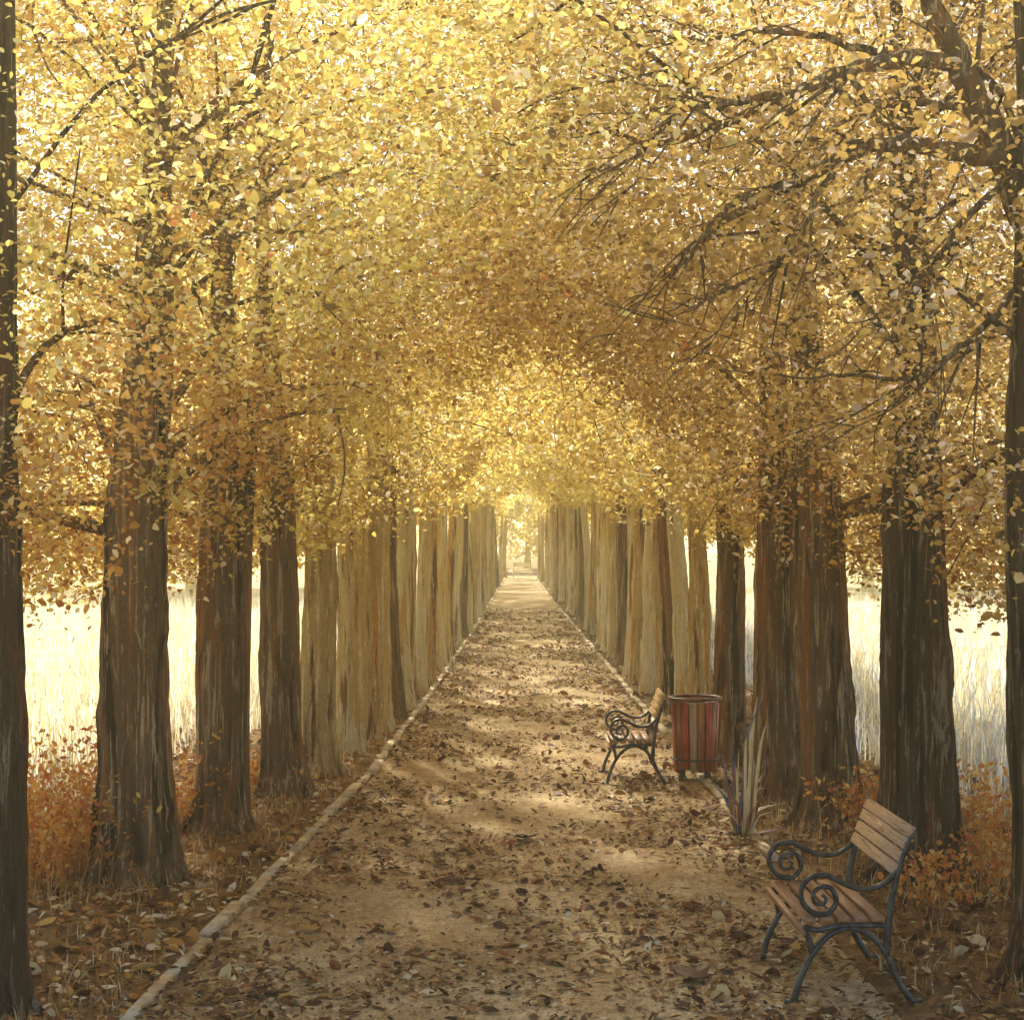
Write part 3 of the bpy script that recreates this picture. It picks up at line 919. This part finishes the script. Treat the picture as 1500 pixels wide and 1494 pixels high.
def make_bench(L, label, frame_m, seat_m, back_m):
    """local x: from the sitter's knees (0) to the back; y along the bench; z up"""
    root = thing('park_bench', (0, 0, 0), label, 'bench', 'benches along the path')
    for yy in (0, L):
        mb = MB()
        arch = [(0, .0), (.035, .125), (.105, .265), (.195, .36), (.30, .395), (.405, .355), (.485, .26), (.555, .11), (.63, .0)]
        mb.tube(smooth_path([(a, yy, b) for a, b in arch], 40), np.concatenate([np.linspace(.024, .019, 20), np.linspace(.019, .024, 20)]), 8, (.8, 1.2), up=(0, 1, 0))
        mb.tube(smooth_path([(.055, yy, .40), (.13, yy, .385), (.23, yy, .405), (.36, yy, .41), (.50, yy, .405)], 18), .020, 8, (.8, 1.2), up=(0, 1, 0))
        mb.tube(smooth_path([(.49, yy, .25), (.50, yy, .40), (.525, yy, .58), (.56, yy, .72), (.60, yy, .84), (.63, yy, .885)], 24), np.linspace(.024, .017, 24), 8, (.9, 1.1), up=(0, 1, 0))
        mb.tube(smooth_path([(.10, yy, .26), (.085, yy, .33), (.06, yy, .40)], 8), .018, 8, up=(0, 1, 0))
        for fx in (-.012, .64):                # feet
            mb.tube([(fx - .035, yy, .012), (fx + .035, yy, .012)], .016, 8, (1.6, .8))
        mb.build('end_frame', frame_m, root)
        ar = [(.545, .70), (.50, .645), (.43, .605), (.34, .600), (.25, .635), (.17, .672), (.09, .66), (.042, .60), (.05, .53), (.105, .475), (.18, .475), (.225, .53), (.205, .595),
              (.15, .612), (.105, .575), (.115, .528), (.155, .520), (.172, .550), (.150, .568)]
        mb = MB()
        mb.tube(smooth_path([(a, yy, b) for a, b in ar], 110), np.concatenate([np.linspace(.019, .021, 60), np.linspace(.021, .012, 50)]), 8, (.75, 1.25), up=(0, 1, 0))
        mb.build('armrest', frame_m, root)
    for k, (a, z, tilt) in enumerate([(.045, .385, 1.15), (.085, .437, .12), (.175, .440, .0), (.265, .440, -.02), (.355, .440, -.02), (.445, .440, -.02)]):
        mb = MB()
        mb.box((a, L / 2, z), (.066, L + .03, .028), ('Y', tilt))
        mb.build('seat_slat', seat_m, root)
    for k, (a, z) in enumerate([(.540, .700), (.566, .768), (.592, .836), (.616, .898)]):
        mb = MB()
        mb.box((a, L / 2, z), (.026, L + .03, .062), ('Y', .48))
        mb.build('back_slat', back_m, root)
    return root

def copy_tree(o, parent=None):
    c = o.copy()
    COL.objects.link(c)
    c.parent = parent
    for ch in list(o.children):
        copy_tree(ch, c)
    return c

b1 = make_bench(1.0, 'near wooden bench with scrolled iron arms at the right edge of the path', iron, wood, pale_wood)
d1 = dist(1475)
b1.location = (gx(1162, d1), d1, .02)
b1.rotation_euler.z = math.radians(1.5)
b2 = copy_tree(b1)
b2['label'] = 'second wooden bench farther along the path, just in front of the red litter bin'
d2 = dist(1150)
b2.location = (gx(889, d2), d2, .015)
b2.rotation_euler.z = math.radians(0)
b2.scale = (.93, .9, .95)
for c in b2.children:                    # its back rail is warm ochre wood
    if c.name.startswith('back_slat'):
        c.data = c.data.copy()
        c.data.materials[0] = brush_mat('ochre_slat', [(.20, .10, .03), (.42, .24, .05), (.52, .32, .08)], (45, 3, 45), .5)
b3 = make_bench(1.05, 'tiny cream bench facing down the avenue at its far end', creamp, creamp, creamp)
d3 = dist(846)
b3.rotation_euler.z = math.radians(90)
b3.location = (gx(776, d3), d3, .02)

# ------------------------------------------------------------------ litter bin
def litter_bin(px, py):
    d = dist(py)
    x = gx(px, d)
    root = thing('litter_bin', (x, d, gz(x, d)), 'red and brown wooden slatted litter bin with dark rim behind the second bench', 'bin')
    redw = [brush_mat('red_slat', [(.16, .02, .015), (.42, .05, .035), (.52, .13, .07)], (30, 30, 3), .5), brush_mat('brown_slat', [(.12, .04, .02), (.34, .12, .04), (.48, .24, .08)], (30, 30, 3), .5),
            brush_mat('pale_slat', [(.34, .20, .12), (.52, .36, .22), (.62, .50, .34)], (30, 30, 3), .55)]
    N = 18
    for k in range(N):
        a = k / N * 2 * math.pi
        mb = MB()
        mb.box((0, 0, .46 + random.uniform(-.02, .02)), (.030, .068 + random.uniform(-.008, .004), .70 + random.uniform(-.03, .02)))
        v = mb.v[0]
        rad = .205 + .035 * (v[:, 2] - .1) / .7
        ang = a + v[:, 1] / .225
        rr = rad + v[:, 0] + random.uniform(-.010, .010) + random.uniform(-.012, .012) * (v[:, 2] - .45)
        ang = ang + random.uniform(-.03, .03) * (v[:, 2] - .45) * 3
        mb.v[0] = np.stack([rr * np.cos(ang), rr * np.sin(ang), v[:, 2]], 1)
        mb.build('slat', redw[(0, 1, 0, 2, 1)[k % 5]], root, smooth=False)
    mb = MB()
    for z, r in ((.835, .258),):
        mb.tube([(r * math.cos(t), r * math.sin(t), z) for t in np.linspace(0, 2 * math.pi, 40)], .017, 8, cap=False)
    mb.build('rim', brush_mat('dark_red_rim', [(.03, .012, .012), (.12, .03, .025), (.24, .08, .06)], (20, 20, 20), .45), root)
    mb = MB()
    mb.lathe([(.10, .12), (.185, .12), (.215, .80), (.205, .80), (.175, .14), (.02, .14)], 32)
    mb.build('liner', iron, root)
    mb = MB()
    mb.tube([(.232 * math.cos(t), .232 * math.sin(t), .22) for t in np.linspace(0, 2 * math.pi, 40)], .010, 6, cap=False)
    mb.build('hoop', iron, root)
    for k in range(4):
        a = k * math.pi / 2 + .6
        mb = MB()
        mb.tube([(.17 * math.cos(a), .17 * math.sin(a), .15), (.19 * math.cos(a), .19 * math.sin(a), -.02)], .02, 8)
        mb.build('leg', iron, root)
litter_bin(1018, 1142)

# ------------------------------------------------------------------ big curled leaves lying on the path
big_m = leaf_mat('big_leaf', [(.10, .05, .03), (.16, .075, .035), (.075, .04, .025)], .1, None, .6)
gold_m = leaf_mat('big_gold_leaf', [(.50, .32, .08), (.60, .44, .14)], .15, None, .6)
def big_leaf(px, py, s, rz, m, lab):
    d = dist(py)
    x = gx(px, d)
    P = [(0, -.55), (.10, -.28), (.46, -.34), (.34, -.12), (.62, .10), (.30, .16), (.26, .40), (.12, .30), (0, .62), (-.12, .30), (-.30, .42), (-.30, .14), (-.60, .06), (-.36, -.12), (-.44, -.36), (-.10, -.28)]
    n = len(P)
    V = [(0, 0, .02 * 1)] + [(a * s, b * s, s * (.10 + .42 * (a * a + b * b))) for a, b in P]
    V = np.array(V)
    V = np.vstack([V, V - np.array([0, 0, .004])])
    tr = [(0, 1 + i, 1 + (i + 1) % n) for i in range(n)] + [(n + 1, n + 2 + (i + 1) % n, n + 2 + i) for i in range(n)]
    q = [(1 + i, n + 2 + i, n + 2 + (i + 1) % n, 1 + (i + 1) % n) for i in range(n)]
    o = mesh_np('fallen_leaf', V, q, m, None, False, tr)
    o.location = (x, d, .02)
    o.rotation_euler = (.12, .08, rz)
    tag(o, lab, 'leaf', 'large curled leaves on the path')
for a in [(1012, 1440, .24, .6, big_m, 'large dark lobed leaf on the path beside the front leg of the near bench'),
          (404, 1463, .15, 1.9, big_m, 'dark curled leaf on the path beside the left kerb'),
          (768, 1234, .22, 2.6, big_m, 'wide dark curled leaf alone in the middle of the path'),
          (660, 1296, .13, .3, big_m, 'smaller dark leaf left of the path centre, among ochre litter'),
          (905, 1190, .13, 4, big_m, 'small dark leaf lying on the path in front of the second bench'),
          (452, 1368, .15, 1, gold_m, 'golden curled leaf on the path near the left kerb'),
          (570, 1370, .12, 2, gold_m, 'small golden leaf lying in the nearer half of the path')]:
    big_leaf(*a)

# ------------------------------------------------------------------ golden air
def haze():
    mb = MB()
    x0, x1, y0, y1, z0, z1 = -G - 4, G + 4, -64, G + 4, -1.2, 17
    V = [(x, y, z) for z in (z0, z1) for y in (y0, y1) for x in (x0, x1)]
    Q = [(0, 2, 3, 1), (4, 5, 7, 6), (0, 1, 5, 4), (2, 6, 7, 3), (0, 4, 6, 2), (1, 3, 7, 5)]
    m, n, l = new_mat('haze')
    pv = n.new('ShaderNodeVolumePrincipled')
    pv.inputs['Color'].default_value = (1, .83, .43, 1)
    pv.inputs['Density'].default_value = .0042
    pv.inputs['Anisotropy'].default_value = .5
    o = n.new('ShaderNodeOutputMaterial')
    l.new(pv.outputs[0], o.inputs['Volume'])
    tag(mesh_np('haze', V, Q, m), kind='stuff')
haze()
